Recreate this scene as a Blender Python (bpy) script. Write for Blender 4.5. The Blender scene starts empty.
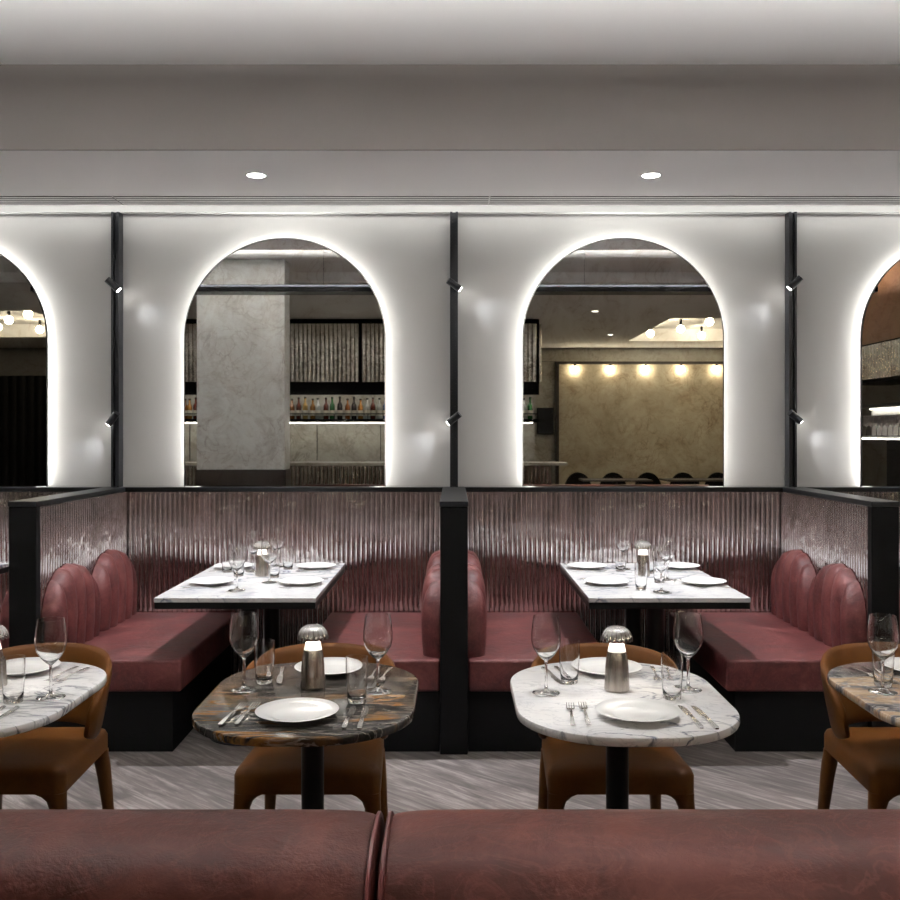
import bpy, bmesh, math, random
from mathutils import Vector, Matrix
random.seed(7)
PI = math.pi
SC = bpy.context.scene
COL = SC.collection
CH = 1.53            # eye height

# ------------------------------------------------------------------ materials
def new_mat(name):
    m = bpy.data.materials.new(name); m.use_nodes = True
    nt = m.node_tree
    return m, nt, nt.nodes['Principled BSDF']

def setp(b, **kw):
    for k, v in kw.items():
        k = {'color': 'Base Color', 'rough': 'Roughness', 'metal': 'Metallic', 'trans': 'Transmission Weight',
             'ior': 'IOR', 'spec': 'Specular IOR Level', 'coat': 'Coat Weight', 'emit': 'Emission Color',
             'estr': 'Emission Strength'}.get(k, k)
        if k in ('Base Color', 'Emission Color'): v = (*v, 1) if len(v) == 3 else v
        b.inputs[k].default_value = v

def plain(name, color, rough=0.5, metal=0.0, bump=0.0, bscale=60, **kw):
    m, nt, b = new_mat(name)
    setp(b, color=color, rough=rough, metal=metal, **kw)
    tc = nt.nodes.new('ShaderNodeTexCoord')
    n = nt.nodes.new('ShaderNodeTexNoise'); n.inputs['Scale'].default_value = bscale
    nt.links.new(tc.outputs['Object'], n.inputs['Vector'])
    r = nt.nodes.new('ShaderNodeMapRange')
    r.inputs['To Min'].default_value = max(0.01, rough - 0.04); r.inputs['To Max'].default_value = min(1, rough + 0.04)
    nt.links.new(n.outputs['Fac'], r.inputs['Value']); nt.links.new(r.outputs[0], b.inputs['Roughness'])
    if bump > 0:
        bp = nt.nodes.new('ShaderNodeBump'); bp.inputs['Strength'].default_value = bump; bp.inputs['Distance'].default_value = 0.01
        nt.links.new(n.outputs['Fac'], bp.inputs['Height']); nt.links.new(bp.outputs[0], b.inputs['Normal'])
    return m

def emis(name, color, strength):
    m, nt, b = new_mat(name)
    setp(b, color=(0.02, 0.02, 0.02), emit=color, estr=strength)
    return m

def noise(nt, vec, scale, detail=6, rough=0.55, dist=0.0, mapscale=(1, 1, 1), rot=(0, 0, 0)):
    mp = nt.nodes.new('ShaderNodeMapping'); mp.inputs['Scale'].default_value = mapscale; mp.inputs['Rotation'].default_value = rot
    nt.links.new(vec, mp.inputs['Vector'])
    n = nt.nodes.new('ShaderNodeTexNoise'); n.inputs['Scale'].default_value = scale; n.inputs['Detail'].default_value = detail
    n.inputs['Roughness'].default_value = rough; n.inputs['Distortion'].default_value = dist
    nt.links.new(mp.outputs[0], n.inputs['Vector'])
    return n.outputs['Fac']

def ramp(nt, fac, stops):
    r = nt.nodes.new('ShaderNodeValToRGB')
    e = r.color_ramp.elements
    while len(e) < len(stops): e.new(0.5)
    for i, (p, c) in enumerate(stops):
        e[i].position = p; e[i].color = (*c, 1) if len(c) == 3 else c
    nt.links.new(fac, r.inputs['Fac'])
    return r.outputs['Color']

def vein(nt, vec, scale, width, dist, mapscale=(1, 1, 1), rot=(0, 0, 0), detail=5):
    f = noise(nt, vec, scale, detail, 0.55, dist, mapscale, rot)
    s = nt.nodes.new('ShaderNodeMath'); s.operation = 'SUBTRACT'; s.inputs[1].default_value = 0.5
    nt.links.new(f, s.inputs[0])
    a = nt.nodes.new('ShaderNodeMath'); a.operation = 'ABSOLUTE'; nt.links.new(s.outputs[0], a.inputs[0])
    r = nt.nodes.new('ShaderNodeMapRange'); r.inputs['From Min'].default_value = 0; r.inputs['From Max'].default_value = width
    r.inputs['To Min'].default_value = 1; r.inputs['To Max'].default_value = 0
    nt.links.new(a.outputs[0], r.inputs['Value'])
    return r.outputs[0]

def mixc(nt, fac, a, b):
    m = nt.nodes.new('ShaderNodeMix'); m.data_type = 'RGBA'
    if isinstance(fac, float): m.inputs['Factor'].default_value = fac
    else: nt.links.new(fac, m.inputs['Factor'])
    for i, v in ((6, a), (7, b)):
        if isinstance(v, tuple): m.inputs[i].default_value = (*v, 1)
        else: nt.links.new(v, m.inputs[i])
    return m.outputs[2]

def mul(nt, a, b):
    m = nt.nodes.new('ShaderNodeMath'); m.operation = 'MULTIPLY'; nt.links.new(a, m.inputs[0])
    if isinstance(b, (int, float)): m.inputs[1].default_value = b
    else: nt.links.new(b, m.inputs[1])
    return m.outputs[0]

def objco(nt):
    return nt.nodes.new('ShaderNodeTexCoord').outputs['Object']

def white_marble(name, seed, vc=(0.10, 0.11, 0.14), k=1.0):
    m, nt, b = new_mat(name); v = objco(nt)
    mp = nt.nodes.new('ShaderNodeMapping'); mp.inputs['Location'].default_value = (seed, seed * 1.7, 0); nt.links.new(v, mp.inputs['Vector']); v = mp.outputs[0]
    big = vein(nt, v, 2.6, 0.026, 1.2, (1, 2.2, 1), (0, 0, 0.5))
    mask = ramp(nt, noise(nt, v, 3.0, 3), [(0.42, (0, 0, 0)), (0.62, (1, 1, 1))])
    fine = vein(nt, v, 6.0, 0.02, 1.6, (1, 1.8, 1), (0, 0, 0.7))
    cloud = ramp(nt, noise(nt, v, 4, 4), [(0.35, (0.76 * k, 0.76 * k, 0.78 * k)), (0.6, (0.88 * k, 0.87 * k, 0.86 * k))])
    c = mixc(nt, mul(nt, big, mask), cloud, vc)
    c = mixc(nt, mul(nt, fine, 0.35), c, (0.30, 0.31, 0.35))
    nt.links.new(c, b.inputs['Base Color']); setp(b, rough=0.2)
    return m

def dark_marble(name):
    m, nt, b = new_mat(name); v = objco(nt)
    base = ramp(nt, noise(nt, v, 5, 7, 0.65, 0.8, (0.7, 2.6, 1), (0, 0, -0.12)),
                [(0.3, (0.008, 0.0075, 0.007)), (0.5, (0.024, 0.021, 0.019)), (0.64, (0.055, 0.050, 0.047)), (0.78, (0.16, 0.15, 0.14))])
    gold = vein(nt, v, 3.4, 0.05, 0.9, (0.7, 3.4, 1), (0, 0, -0.16), 8)
    gm = ramp(nt, noise(nt, v, 2.6, 3), [(0.44, (0, 0, 0)), (0.58, (1, 1, 1))])
    wv = vein(nt, v, 5.2, 0.013, 0.8, (0.6, 3.6, 1), (0, 0, -0.05), 8)
    c = mixc(nt, mul(nt, gold, gm), base, (0.26, 0.12, 0.03))
    c = mixc(nt, mul(nt, wv, 0.6), c, (0.34, 0.30, 0.25))
    nt.links.new(c, b.inputs['Base Color']); setp(b, rough=0.14, spec=0.4)
    return m

def tan_marble(name):
    m, nt, b = new_mat(name); v = objco(nt)
    base = ramp(nt, noise(nt, v, 4.5, 8, 0.68, 0.8, (1, 2.2, 1), (0, 0, 0.15)),
                [(0.38, (0.05, 0.05, 0.055)), (0.46, (0.17, 0.165, 0.17)), (0.52, (0.42, 0.29, 0.18)), (0.68, (0.58, 0.45, 0.32))])
    wv = vein(nt, v, 5, 0.03, 1.2, (1, 3, 1), (0, 0, 0.1), 8)
    c = mixc(nt, mul(nt, wv, 0.5), base, (0.66, 0.60, 0.52))
    nt.links.new(c, b.inputs['Base Color']); setp(b, rough=0.15, coat=0.3)
    return m

def stone_wall(name, a, bcol, vcol, rough=0.3):
    m, nt, b = new_mat(name); v = objco(nt)
    base = ramp(nt, noise(nt, v, 1.8, 8, 0.6, 1.2), [(0.3, bcol), (0.6, a)])
    vn = vein(nt, v, 2.4, 0.03, 2.0, (1, 1, 1), (0, 0, 0), 7)
    v2 = vein(nt, v, 6.0, 0.03, 1.5, (1, 1, 1), (0, 0, 0), 6)
    mk = ramp(nt, noise(nt, v, 1.3, 4, 0.6, 0.5), [(0.42, (0, 0, 0)), (0.62, (1, 1, 1))])
    c = mixc(nt, mul(nt, mul(nt, vn, mk), 0.7), base, vcol)
    c = mixc(nt, mul(nt, mul(nt, v2, mk), 0.3), c, vcol)
    blot = ramp(nt, noise(nt, v, 4.5, 8, 0.75, 1.5), [(0.5, (0, 0, 0)), (0.72, (1, 1, 1))])
    c = mixc(nt, mul(nt, blot, 0.45), c, vcol)
    nt.links.new(c, b.inputs['Base Color']); setp(b, rough=rough)
    return m

def leather(name, dark, mid, light, rough=0.42, scale=5, bump=0.25, spec=0.5):
    m, nt, b = new_mat(name); v = objco(nt); setp(b, spec=spec)
    f = noise(nt, v, scale, 9, 0.66, 0.6)
    c = ramp(nt, f, [(0.3, dark), (0.5, mid), (0.72, light)])
    sc = vein(nt, v, scale * 2.6, 0.035, 2.2, (1, 1, 1), (0, 0, 0), 8)
    c = mixc(nt, mul(nt, sc, 0.30), c, light)
    nt.links.new(c, b.inputs['Base Color'])
    r = nt.nodes.new('ShaderNodeMapRange'); r.inputs['To Min'].default_value = rough - 0.1; r.inputs['To Max'].default_value = rough + 0.15
    nt.links.new(f, r.inputs['Value']); nt.links.new(r.outputs[0], b.inputs['Roughness'])
    g = noise(nt, v, 240, 3, 0.6); w = noise(nt, v, 22, 5, 0.6, 0.8)
    ad = nt.nodes.new('ShaderNodeMath'); ad.operation = 'MULTIPLY_ADD'; ad.inputs[1].default_value = 0.25
    nt.links.new(g, ad.inputs[0]); nt.links.new(w, ad.inputs[2])
    bp = nt.nodes.new('ShaderNodeBump'); bp.inputs['Strength'].default_value = bump; bp.inputs['Distance'].default_value = 0.012
    nt.links.new(ad.outputs[0], bp.inputs['Height']); nt.links.new(bp.outputs[0], b.inputs['Normal'])
    return m

def floor_mat():
    m, nt, b = new_mat('grey_oak_planks'); v = objco(nt)
    mp = nt.nodes.new('ShaderNodeMapping'); mp.inputs['Rotation'].default_value = (0, 0, math.radians(42)); nt.links.new(v, mp.inputs['Vector'])
    br = nt.nodes.new('ShaderNodeTexBrick'); nt.links.new(mp.outputs[0], br.inputs['Vector'])
    br.inputs['Scale'].default_value = 1; br.inputs['Brick Width'].default_value = 1.1; br.inputs['Row Height'].default_value = 0.19
    br.inputs['Mortar Size'].default_value = 0.0012; br.offset = 0.37
    br.inputs['Color1'].default_value = (0.0, 0, 0, 1); br.inputs['Color2'].default_value = (1, 1, 1, 1); br.inputs['Mortar'].default_value = (0.2, 0.2, 0.2, 1)
    g = noise(nt, mp.outputs[0], 3.0, 8, 0.65, 1.1, (1.0, 9, 1))
    gc = ramp(nt, g, [(0.3, (0.055, 0.045, 0.043)), (0.5, (0.145, 0.125, 0.119)), (0.68, (0.31, 0.278, 0.265))])
    tone = mixc(nt, br.outputs['Color'], (0.66, 0.65, 0.65), (1.12, 1.10, 1.09))
    mm = nt.nodes.new('ShaderNodeMix'); mm.data_type = 'RGBA'; mm.blend_type = 'MULTIPLY'; mm.inputs['Factor'].default_value = 1
    nt.links.new(gc, mm.inputs[6]); nt.links.new(tone, mm.inputs[7])
    nt.links.new(mm.outputs[2], b.inputs['Base Color']); setp(b, rough=0.42)
    return m

def antique_mirror():
    m, nt, b = new_mat('antique_mirror_glass'); v = objco(nt)
    vn = vein(nt, v, 4.5, 0.035, 1.6, (1, 1, 1), (0, 0, 0), 8)
    cl = ramp(nt, noise(nt, v, 3.2, 8, 0.7, 1.0), [(0.42, (0, 0, 0)), (0.66, (1, 1, 1))])
    c = mixc(nt, mul(nt, cl, 0.55), (0.80, 0.80, 0.775), (0.56, 0.51, 0.45))
    c = mixc(nt, mul(nt, mul(nt, vn, cl), 0.55), c, (0.42, 0.34, 0.28))
    nt.links.new(c, b.inputs['Base Color']); setp(b, metal=1.0, rough=0.012)
    return m

def fluted(name, col, rough=0.14):
    m, nt, b = new_mat(name); v = objco(nt)
    f = noise(nt, v, 9, 4, 0.6, 0.5, (1, 1, 0.5))
    c = ramp(nt, f, [(0.35, tuple(x * 0.8 for x in col)), (0.65, col)])
    nt.links.new(c, b.inputs['Base Color']); setp(b, metal=1.0, rough=rough)
    n2 = noise(nt, v, 11, 2, 0.5, 0.4, (1, 1, 0.7))
    bp = nt.nodes.new('ShaderNodeBump'); bp.inputs['Strength'].default_value = 0.35; bp.inputs['Distance'].default_value = 0.015
    nt.links.new(n2, bp.inputs['Height']); nt.links.new(bp.outputs[0], b.inputs['Normal'])
    return m

M = {
 'wall': plain('warm_white_plaster', (0.43, 0.426, 0.416), 0.75, bump=0.03, bscale=30),
 'ceil': plain('white_ceiling_paint', (0.90, 0.895, 0.885), 0.8, bump=0.02, bscale=30),
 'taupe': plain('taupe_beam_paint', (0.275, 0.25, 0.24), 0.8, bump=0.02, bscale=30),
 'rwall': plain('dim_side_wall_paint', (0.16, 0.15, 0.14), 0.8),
 'black': plain('black_lacquer', (0.005, 0.005, 0.0055), 0.35, spec=0.25),
 'blackm': plain('black_matt', (0.0035, 0.0035, 0.004), 0.6, spec=0.15),
 'charcoal': plain('charcoal_metal', (0.016, 0.017, 0.02), 0.35, 0.2, spec=0.3),
 'steel': plain('polished_steel', (0.72, 0.71, 0.70), 0.16, 1.0),
 'nickel': None,
 'china': plain('white_china', (0.86, 0.86, 0.85), 0.2),
 'glass': plain('clear_glass', (1, 1, 1), 0.04, trans=1.0, ior=1.46),
 'marble_a': white_marble('white_marble_grey_veins', 0.0),
 'marble_b': white_marble('white_marble_blue_veins', 3.3, (0.08, 0.10, 0.16)),
 'marble_c': white_marble('white_marble_booth', 7.9, (0.10, 0.12, 0.20), 0.74),
 'marble_d': dark_marble('dark_gold_marble'),
 'marble_t': tan_marble('tan_grey_marble'),
 'column': stone_wall('column_stone', (0.80, 0.81, 0.79), (0.66, 0.67, 0.65), (0.33, 0.27, 0.23)),
 'feature': stone_wall('feature_stone', (0.56, 0.50, 0.38), (0.42, 0.37, 0.27), (0.25, 0.17, 0.10)),
 'splash': stone_wall('bar_stone', (0.52, 0.50, 0.44), (0.38, 0.36, 0.31), (0.2, 0.17, 0.13)),
 'red': leather('oxblood_leather', (0.033, 0.0060, 0.0063), (0.086, 0.018, 0.018), (0.165, 0.050, 0.046), 0.50, 5, 0.35, 0.4),
 'redf': leather('foreground_oxblood_leather', (0.036, 0.009, 0.0065), (0.082, 0.0195, 0.014), (0.17, 0.052, 0.038), 0.5, 4, 0.2, 0.22),
 'tan': leather('tan_leather', (0.078, 0.0255, 0.0023), (0.10, 0.034, 0.0035), (0.125, 0.043, 0.0048), 0.55, 4, 0.06, 0.25),
 'piping': plain('dark_oxblood_piping', (0.13, 0.03, 0.03), 0.4),
 'floor': floor_mat(),
 'mirror': antique_mirror(),
 'flute': fluted('fluted_bronze_mirror', (0.92, 0.86, 0.85)),
 'flute2': fluted('fluted_smoky_glass', (0.80, 0.76, 0.68), 0.2),
 'halo': emis('halo_led', (1.0, 0.985, 0.95), 34),
 'cove': emis('cove_led', (1.0, 0.985, 0.95), 9),
 'lens': emis('downlight_lens', (1.0, 0.97, 0.92), 30),
 'lens2': emis('dim_downlight_lens', (1.0, 0.93, 0.82), 6),
 'bulb': emis('globe_bulb_glow', (1.0, 0.86, 0.62), 40),
 'lampneck': plain('lamp_neck_satin', (0.85, 0.82, 0.78), 0.45),
 'lampglow': emis('lamp_neck_glow', (1.0, 0.92, 0.82), 20),
 'trough': emis('trough_led', (1.0, 0.985, 0.96), 110),
 'shelfled': emis('shelf_led', (1.0, 0.95, 0.85), 11),
 'wood': plain('brown_timber', (0.13, 0.060, 0.028), 0.4),
 'sockel': plain('dark_brown_cladding', (0.035, 0.026, 0.022), 0.4),
 'slot': plain('grille_blade_paint', (0.88, 0.87, 0.86), 0.5),
}
def brushed(name):
    m, nt, b = new_mat(name); v = objco(nt)
    f = noise(nt, v, 30, 5, 0.7, 0, (1, 1, 0.03))
    c = ramp(nt, f, [(0.3, (0.34, 0.30, 0.26)), (0.7, (0.66, 0.61, 0.55))])
    nt.links.new(c, b.inputs['Base Color']); setp(b, metal=1.0, rough=0.27)
    return m
M['nickel'] = brushed('brushed_nickel')

# ------------------------------------------------------------------ helpers
def obj(name, bm, mat, parent=None, smooth=None, loc=None):
    me = bpy.data.meshes.new(name)
    if smooth is not None:
        bmesh.ops.recalc_face_normals(bm, faces=bm.faces)
        for f in bm.faces: f.smooth = True
        for e in bm.edges:
            if len(e.link_faces) == 2 and e.calc_face_angle(0) > math.radians(smooth): e.smooth = False
    bm.to_mesh(me); bm.free()
    if isinstance(mat, (list, tuple)):
        for k in mat: me.materials.append(M[k])
    else: me.materials.append(M[mat])
    o = bpy.data.objects.new(name, me); COL.objects.link(o)
    if parent: o.parent = parent
    if loc: o.location = loc
    return o

def tag(o, label, cat, group=None, kind=None):
    if label: o['label'] = label
    if cat: o['category'] = cat
    if group: o['group'] = group
    if kind: o['kind'] = kind
    return o

def thing(name, label, cat, loc=(0, 0, 0), rz=0, group=None):
    o = bpy.data.objects.new(name, None); COL.objects.link(o)
    o.empty_display_size = 0.1
    o.location = loc; o.rotation_euler = (0, 0, rz)
    return tag(o, label, cat, group)

def struct(name, bm, mat, smooth=None):
    o = obj(name, bm, mat, smooth=smooth); o['kind'] = 'structure'; return o

def copy_tree(o, parent=None):
    c = o.copy(); COL.objects.link(c)
    if parent: c.parent = parent
    for ch in list(o.children): copy_tree(ch, c)
    return c

USED = set()
def inst(proto, loc, label, group, rz=0.0):
    if proto.name not in USED:
        USED.add(proto.name); o = proto
    else: o = copy_tree(proto)
    o.location = loc; o.rotation_euler = (0, 0, rz)
    o['label'] = label
    if group: o['group'] = group
    return o

def box(bm, x0, x1, y0, y1, z0, z1, mi=0):
    vs = [bm.verts.new(p) for p in ((x0, y0, z0), (x1, y0, z0), (x1, y1, z0), (x0, y1, z0), (x0, y0, z1), (x1, y0, z1), (x1, y1, z1), (x0, y1, z1))]
    fs = []
    for q in ((3, 2, 1, 0), (4, 5, 6, 7), (0, 1, 5, 4), (1, 2, 6, 5), (2, 3, 7, 6), (3, 0, 4, 7)):
        f = bm.faces.new([vs[i] for i in q]); f.material_index = mi; fs.append(f)
    return vs

def bbox(x0, x1, y0, y1, z0, z1, bev=0.0, seg=3):
    bm = bmesh.new(); box(bm, x0, x1, y0, y1, z0, z1)
    if bev: bmesh.ops.bevel(bm, geom=list(bm.edges), offset=bev, segments=seg, profile=0.5, affect='EDGES')
    return bm

def rings(bm, rs, closed=True, cap0=True, cap1=True):
    """rs: list of loops of points"""
    R = [[bm.verts.new(p) for p in r] for r in rs]
    n = len(R[0])
    for a, b in zip(R, R[1:]):
        for i in range(n if closed else n - 1):
            j = (i + 1) % n
            bm.faces.new((a[i], a[j], b[j], b[i]))
    if cap0: bm.faces.new(list(reversed(R[0])))
    if cap1: bm.faces.new(R[-1])
    return R

def lathe(prof, n=32, cx=0, cy=0, bm=None, rib=None, lobes=16):
    bm = bm or bmesh.new()
    prev = None
    for k, (r, z) in enumerate(prof):
        if r < 1e-6: cur = [bm.verts.new((cx, cy, z))]
        else:
            cur = []
            for i in range(n):
                a = 2 * PI * i / n; rr = r * (1 + (rib * (abs(math.cos(a * lobes / 2)) ** 0.6 - 0.7) if rib else 0))
                cur.append(bm.verts.new((cx + rr * math.cos(a), cy + rr * math.sin(a), z)))
        if prev:
            if len(prev) == 1 and len(cur) > 1:
                for i in range(n): bm.faces.new((prev[0], cur[(i + 1) % n], cur[i]))
            elif len(cur) == 1 and len(prev) > 1:
                for i in range(n): bm.faces.new((prev[i], prev[(i + 1) % n], cur[0]))
            elif len(cur) > 1:
                for i in range(n):
                    j = (i + 1) % n; bm.faces.new((prev[i], prev[j], cur[j], cur[i]))
        prev = cur
    return bm

def tube(bm, p0, p1, r, n=16, r1=None):
    p0 = Vector(p0); p1 = Vector(p1); d = (p1 - p0).normalized()
    u = d.orthogonal().normalized(); w = d.cross(u)
    rs = []
    for p, rr in ((p0, r), (p1, r if r1 is None else r1)):
        rs.append([tuple(p + rr * (math.cos(2 * PI * i / n) * u + math.sin(2 * PI * i / n) * w)) for i in range(n)])
    rings(bm, rs)

def prism_rect_round(cx, cy, w, d, r, z0, z1, n=14, bev=0.0):
    def loop(off, z):
        pts = []
        rr = max(0.001, r - off)
        for sx, sy, a0 in ((1, 1, 0), (-1, 1, PI / 2), (-1, -1, PI), (1, -1, 3 * PI / 2)):
            ox = cx + sx * (w / 2 - r); oy = cy + sy * (d / 2 - r)
            for i in range(n + 1):
                a = a0 + PI / 2 * i / n
                pts.append((ox + rr * math.cos(a), oy + rr * math.sin(a), z))
        return pts
    bm = bmesh.new()
    rings(bm, [loop(bev, z0), loop(bev * 0.3, z0 + bev * 0.3), loop(0, z0 + bev), loop(0, z1 - bev), loop(bev * 0.3, z1 - bev * 0.3), loop(bev, z1)] if bev else [loop(0, z0), loop(0, z1)])
    return bm

def flute_panel(p0, p1, z0, z1, w, depth, thick=0.012, seg=8):
    """fluted sheet from p0 to p1 (xy); flutes bulge to the right-hand side of p0->p1"""
    p0 = Vector((*p0, 0)); p1 = Vector((*p1, 0)); L = (p1 - p0).length; d = (p1 - p0) / L
    nrm = Vector((d.y, -d.x, 0)); n = max(1, round(L / w)); w = L / n
    pts = []
    for i in range(n):
        for k in range(seg):
            a = PI * k / seg
            pts.append(p0 + d * (i * w + w / 2 - w / 2 * math.cos(a)) + nrm * (depth * math.sin(a)))
    pts.append(p1.copy())
    bm = bmesh.new()
    a = [bm.verts.new((p.x, p.y, z0)) for p in pts]; b = [bm.verts.new((p.x, p.y, z1)) for p in pts]
    for i in range(len(pts) - 1): bm.faces.new((a[i], a[i + 1], b[i + 1], b[i]))
    q0 = p0 - nrm * thick; q1 = p1 - nrm * thick
    c = [bm.verts.new((q.x, q.y, z)) for q, z in ((q0, z0), (q1, z0), (q1, z1), (q0, z1))]
    bm.faces.new((c[1], c[0], c[3], c[2]))
    bm.faces.new([c[0], c[1]] + list(reversed(a))); bm.faces.new([c[2], c[3]] + b)
    bm.faces.new((c[0], a[0], b[0], c[3])); bm.faces.new((a[-1], c[1], c[2], b[-1]))
    return bm

def spot(name, loc, target, power, angle, blend=0.3, size=0.03, color=(1, 0.95, 0.88), parent=None):
    l = bpy.data.lights.new(name, 'SPOT'); l.energy = power; l.spot_size = math.radians(angle); l.spot_blend = blend
    l.shadow_soft_size = size; l.color = color
    o = bpy.data.objects.new(name, l); COL.objects.link(o); o.location = loc
    o.rotation_euler = (Vector(target) - Vector(loc)).to_track_quat('-Z', 'Y').to_euler()
    return o

def point(name, loc, power, size=0.03, color=(1, 0.85, 0.62)):
    l = bpy.data.lights.new(name, 'POINT'); l.energy = power; l.shadow_soft_size = size; l.color = color
    o = bpy.data.objects.new(name, l); COL.objects.link(o); o.location = loc; return o

def area(name, loc, rot, sx, sy, power, color=(1, 0.97, 0.93)):
    l = bpy.data.lights.new(name, 'AREA'); l.shape = 'RECTANGLE'; l.size = sx; l.size_y = sy; l.energy = power; l.color = color
    o = bpy.data.objects.new(name, l); COL.objects.link(o); o.location = loc; o.rotation_euler = rot; return o

# ------------------------------------------------------------------ the setting
XL, XR, YB = -9.2, 9.2, -6.6
WY = 5.86            # plaster wall face
struct('floor', bbox(XL, XR, YB, 6.0, -0.1, 0), 'floor')
struct('wall_back', bbox(XL, XR, WY, 6.0, 0, 3.4), 'wall')
struct('wall_front', bbox(XL, XR, YB - 0.14, YB, 0, 3.4), 'rwall')
struct('wall_left', bbox(XL - 0.14, XL, YB, 6.0, 0, 3.4), 'rwall')
struct('wall_right', bbox(XR, XR + 0.14, YB, 6.0, 0, 3.4), 'rwall')
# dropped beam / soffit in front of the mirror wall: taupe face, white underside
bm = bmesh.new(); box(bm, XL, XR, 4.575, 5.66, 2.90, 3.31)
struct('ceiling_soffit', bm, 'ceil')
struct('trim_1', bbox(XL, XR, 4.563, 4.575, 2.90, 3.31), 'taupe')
# cove lip on the wall and LED strip on the soffit's back edge
struct('trim_2', bbox(XL, XR, WY - 0.05, WY, 2.893, 2.903), 'wall')
struct('ceiling', bbox(XL, XR, 1.2, 6.0, 3.31, 3.42), 'ceil')
# lower ceiling over the room behind, with two recessed trays
trays = [(3.1, 5.7, -5.3, -2.0), (-8.6, -5.7, -4.6, -1.2)]
def slab(x0, x1, y0, y1, z0, z1, holes):
    bm = bmesh.new()
    xs = sorted({x0, x1, *[h[0] for h in holes], *[h[1] for h in holes]}); ys = sorted({y0, y1, *[h[2] for h in holes], *[h[3] for h in holes]})
    for a, b in zip(xs, xs[1:]):
        for c, d in zip(ys, ys[1:]):
            mx, my = (a + b) / 2, (c + d) / 2
            if any(h[0] < mx < h[1] and h[2] < my < h[3] for h in holes): continue
            box(bm, a, b, c, d, z0, z1)
    return bm
struct('ceiling_rear', slab(XL, XR, YB, 1.2, 3.2, 3.42, trays), 'ceil')
for k, (x0, x1, y0, y1) in enumerate(trays):
    struct('ceiling_tray', bbox(x0 - 0.05, x1 + 0.05, y0 - 0.05, y1 + 0.05, 3.42, 3.5), 'ceil')

def cove(label, x0, x1):
    o = obj('cove_light', bbox(x0, x1, 5.672, 5.682, 2.935, 2.955), 'cove')
    return tag(o, label, 'light')
# the LED profile sits on the back edge of the soffit
cv = cove('white LED strip glowing along the top of the mirror wall', XL + 0.1, XR - 0.1)

# linear air diffusers on the soffit
for x0, x1, lab in ((-4.2, -1.965, 'left section of the slotted ceiling air diffuser'), (-1.955, 0.2, 'middle section of the slotted ceiling air diffuser, in front of the left mirror'),
                    (0.21, 4.2, 'right section of the slotted ceiling air diffuser, in front of the right mirror')):
    t = thing('air_diffuser', lab, 'air vent', ((x0 + x1) / 2, 5.55, 2.8995), 0, 'slotted air diffusers under the soffit')
    w = (x1 - x0) / 2
    obj('backing', bbox(-w, w, -0.10, 0.10, -0.003, 0.0), 'blackm', t)
    bm = bmesh.new()
    for i in range(5):
        y = -0.086 + i * 0.043
        box(bm, -w, w, y - 0.0125, y + 0.0125, -0.0046, -0.003)
    obj('blade', bm, 'slot', t)

# downlights
def downlight(x, y, z, lab, power=0, angle=100, lens='lens', r=0.045, grp='recessed downlights', blend=0.4, size=0.03, color=(1, 0.955, 0.9)):
    t = thing('downlight', lab, 'ceiling light', (x, y, z), 0, grp)
    prof = [(r, -0.001), (r + 0.002, -0.006), (r + 0.012, -0.006), (r + 0.014, -0.001)]
    obj('trim_ring', lathe(prof, 28), 'ceil', t, 40)
    bm = lathe([(0, -0.004), (r, -0.003), (r, -0.001), (0, -0.001)], 28)
    obj('lens', bm, lens, t)
    if power: spot('downlight_lamp', (x, y, z - 0.012), (x, y, 0), power, angle, blend, size, color)

# ------------------------------------------------------------------ mirrors with halo
def arch_pts(w, zs, z0, n=48):
    r = w / 2
    return [(-r, z0)] + [(-r * math.cos(PI * i / n), zs + r * math.sin(PI * i / n)) for i in range(n + 1)] + [(r, z0)]
ZM0, ZSP, RM = 1.214, 2.118, 0.6155
def make_mirror():
    t = thing('arched_mirror', '', 'mirror')
    yf = 5.80 - WY
    def slabm(w, y0, y1, ins=0.0, zoff=0.0):
        pts = arch_pts(w, ZSP, ZM0 + zoff)
        bm = bmesh.new()
        rings(bm, [[(x, y0, z) for x, z in pts], [(x, y1, z) for x, z in pts]])
        return bm
    obj('mirror_glass', slabm(2 * RM - 0.012, yf, yf + 0.010, zoff=0.004), 'mirror', t)
    # thin dark frame round the glass
    po = arch_pts(2 * RM, ZSP, ZM0); pi_ = arch_pts(2 * RM - 0.010, ZSP, ZM0 + 0.003)
    bm = bmesh.new()
    n = len(po); V = []
    for pts, y in ((po, yf - 0.002), (po, yf + 0.014), (pi_, yf + 0.014), (pi_, yf - 0.002)): V.append([bm.verts.new((x, y, z)) for x, z in pts])
    for a in range(4):
        A, B = V[a], V[(a + 1) % 4]
        for i in range(n - 1): bm.faces.new((A[i], A[i + 1], B[i + 1], B[i]))
    obj('frame', bm, 'charcoal', t)
    obj('back_tray', slabm(2 * RM - 0.16, yf + 0.014, 0, zoff=0.01), 'wall', t)
    # LED strip round the edge of the back tray
    po = arch_pts(2 * RM - 0.150, ZSP, ZM0 + 0.012)
    bm = bmesh.new(); n = len(po)
    A = [bm.verts.new((x, -0.010, z)) for x, z in po]; B = [bm.verts.new((x, -0.034, z)) for x, z in po]
    for i in range(n - 1): bm.faces.new((A[i], B[i], B[i + 1], A[i + 1]))
    obj('halo_strip', bm, 'halo', t)
    return t
mp = make_mirror()
for x, lab in ((-3.1, 'halo-lit arched mirror cut off at the left edge of the view'), (-1.033, 'halo-lit arched mirror reflecting the stone column and the bottles of the bar'),
               (1.033, 'halo-lit arched mirror reflecting the golden stone wall with globe bulbs'), (3.1, 'halo-lit arched mirror cut off at the right edge, reflecting brown timber and glasses')):
    inst(mp, (x, WY, 0), lab, 'arched backlit mirrors', 0)

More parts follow.
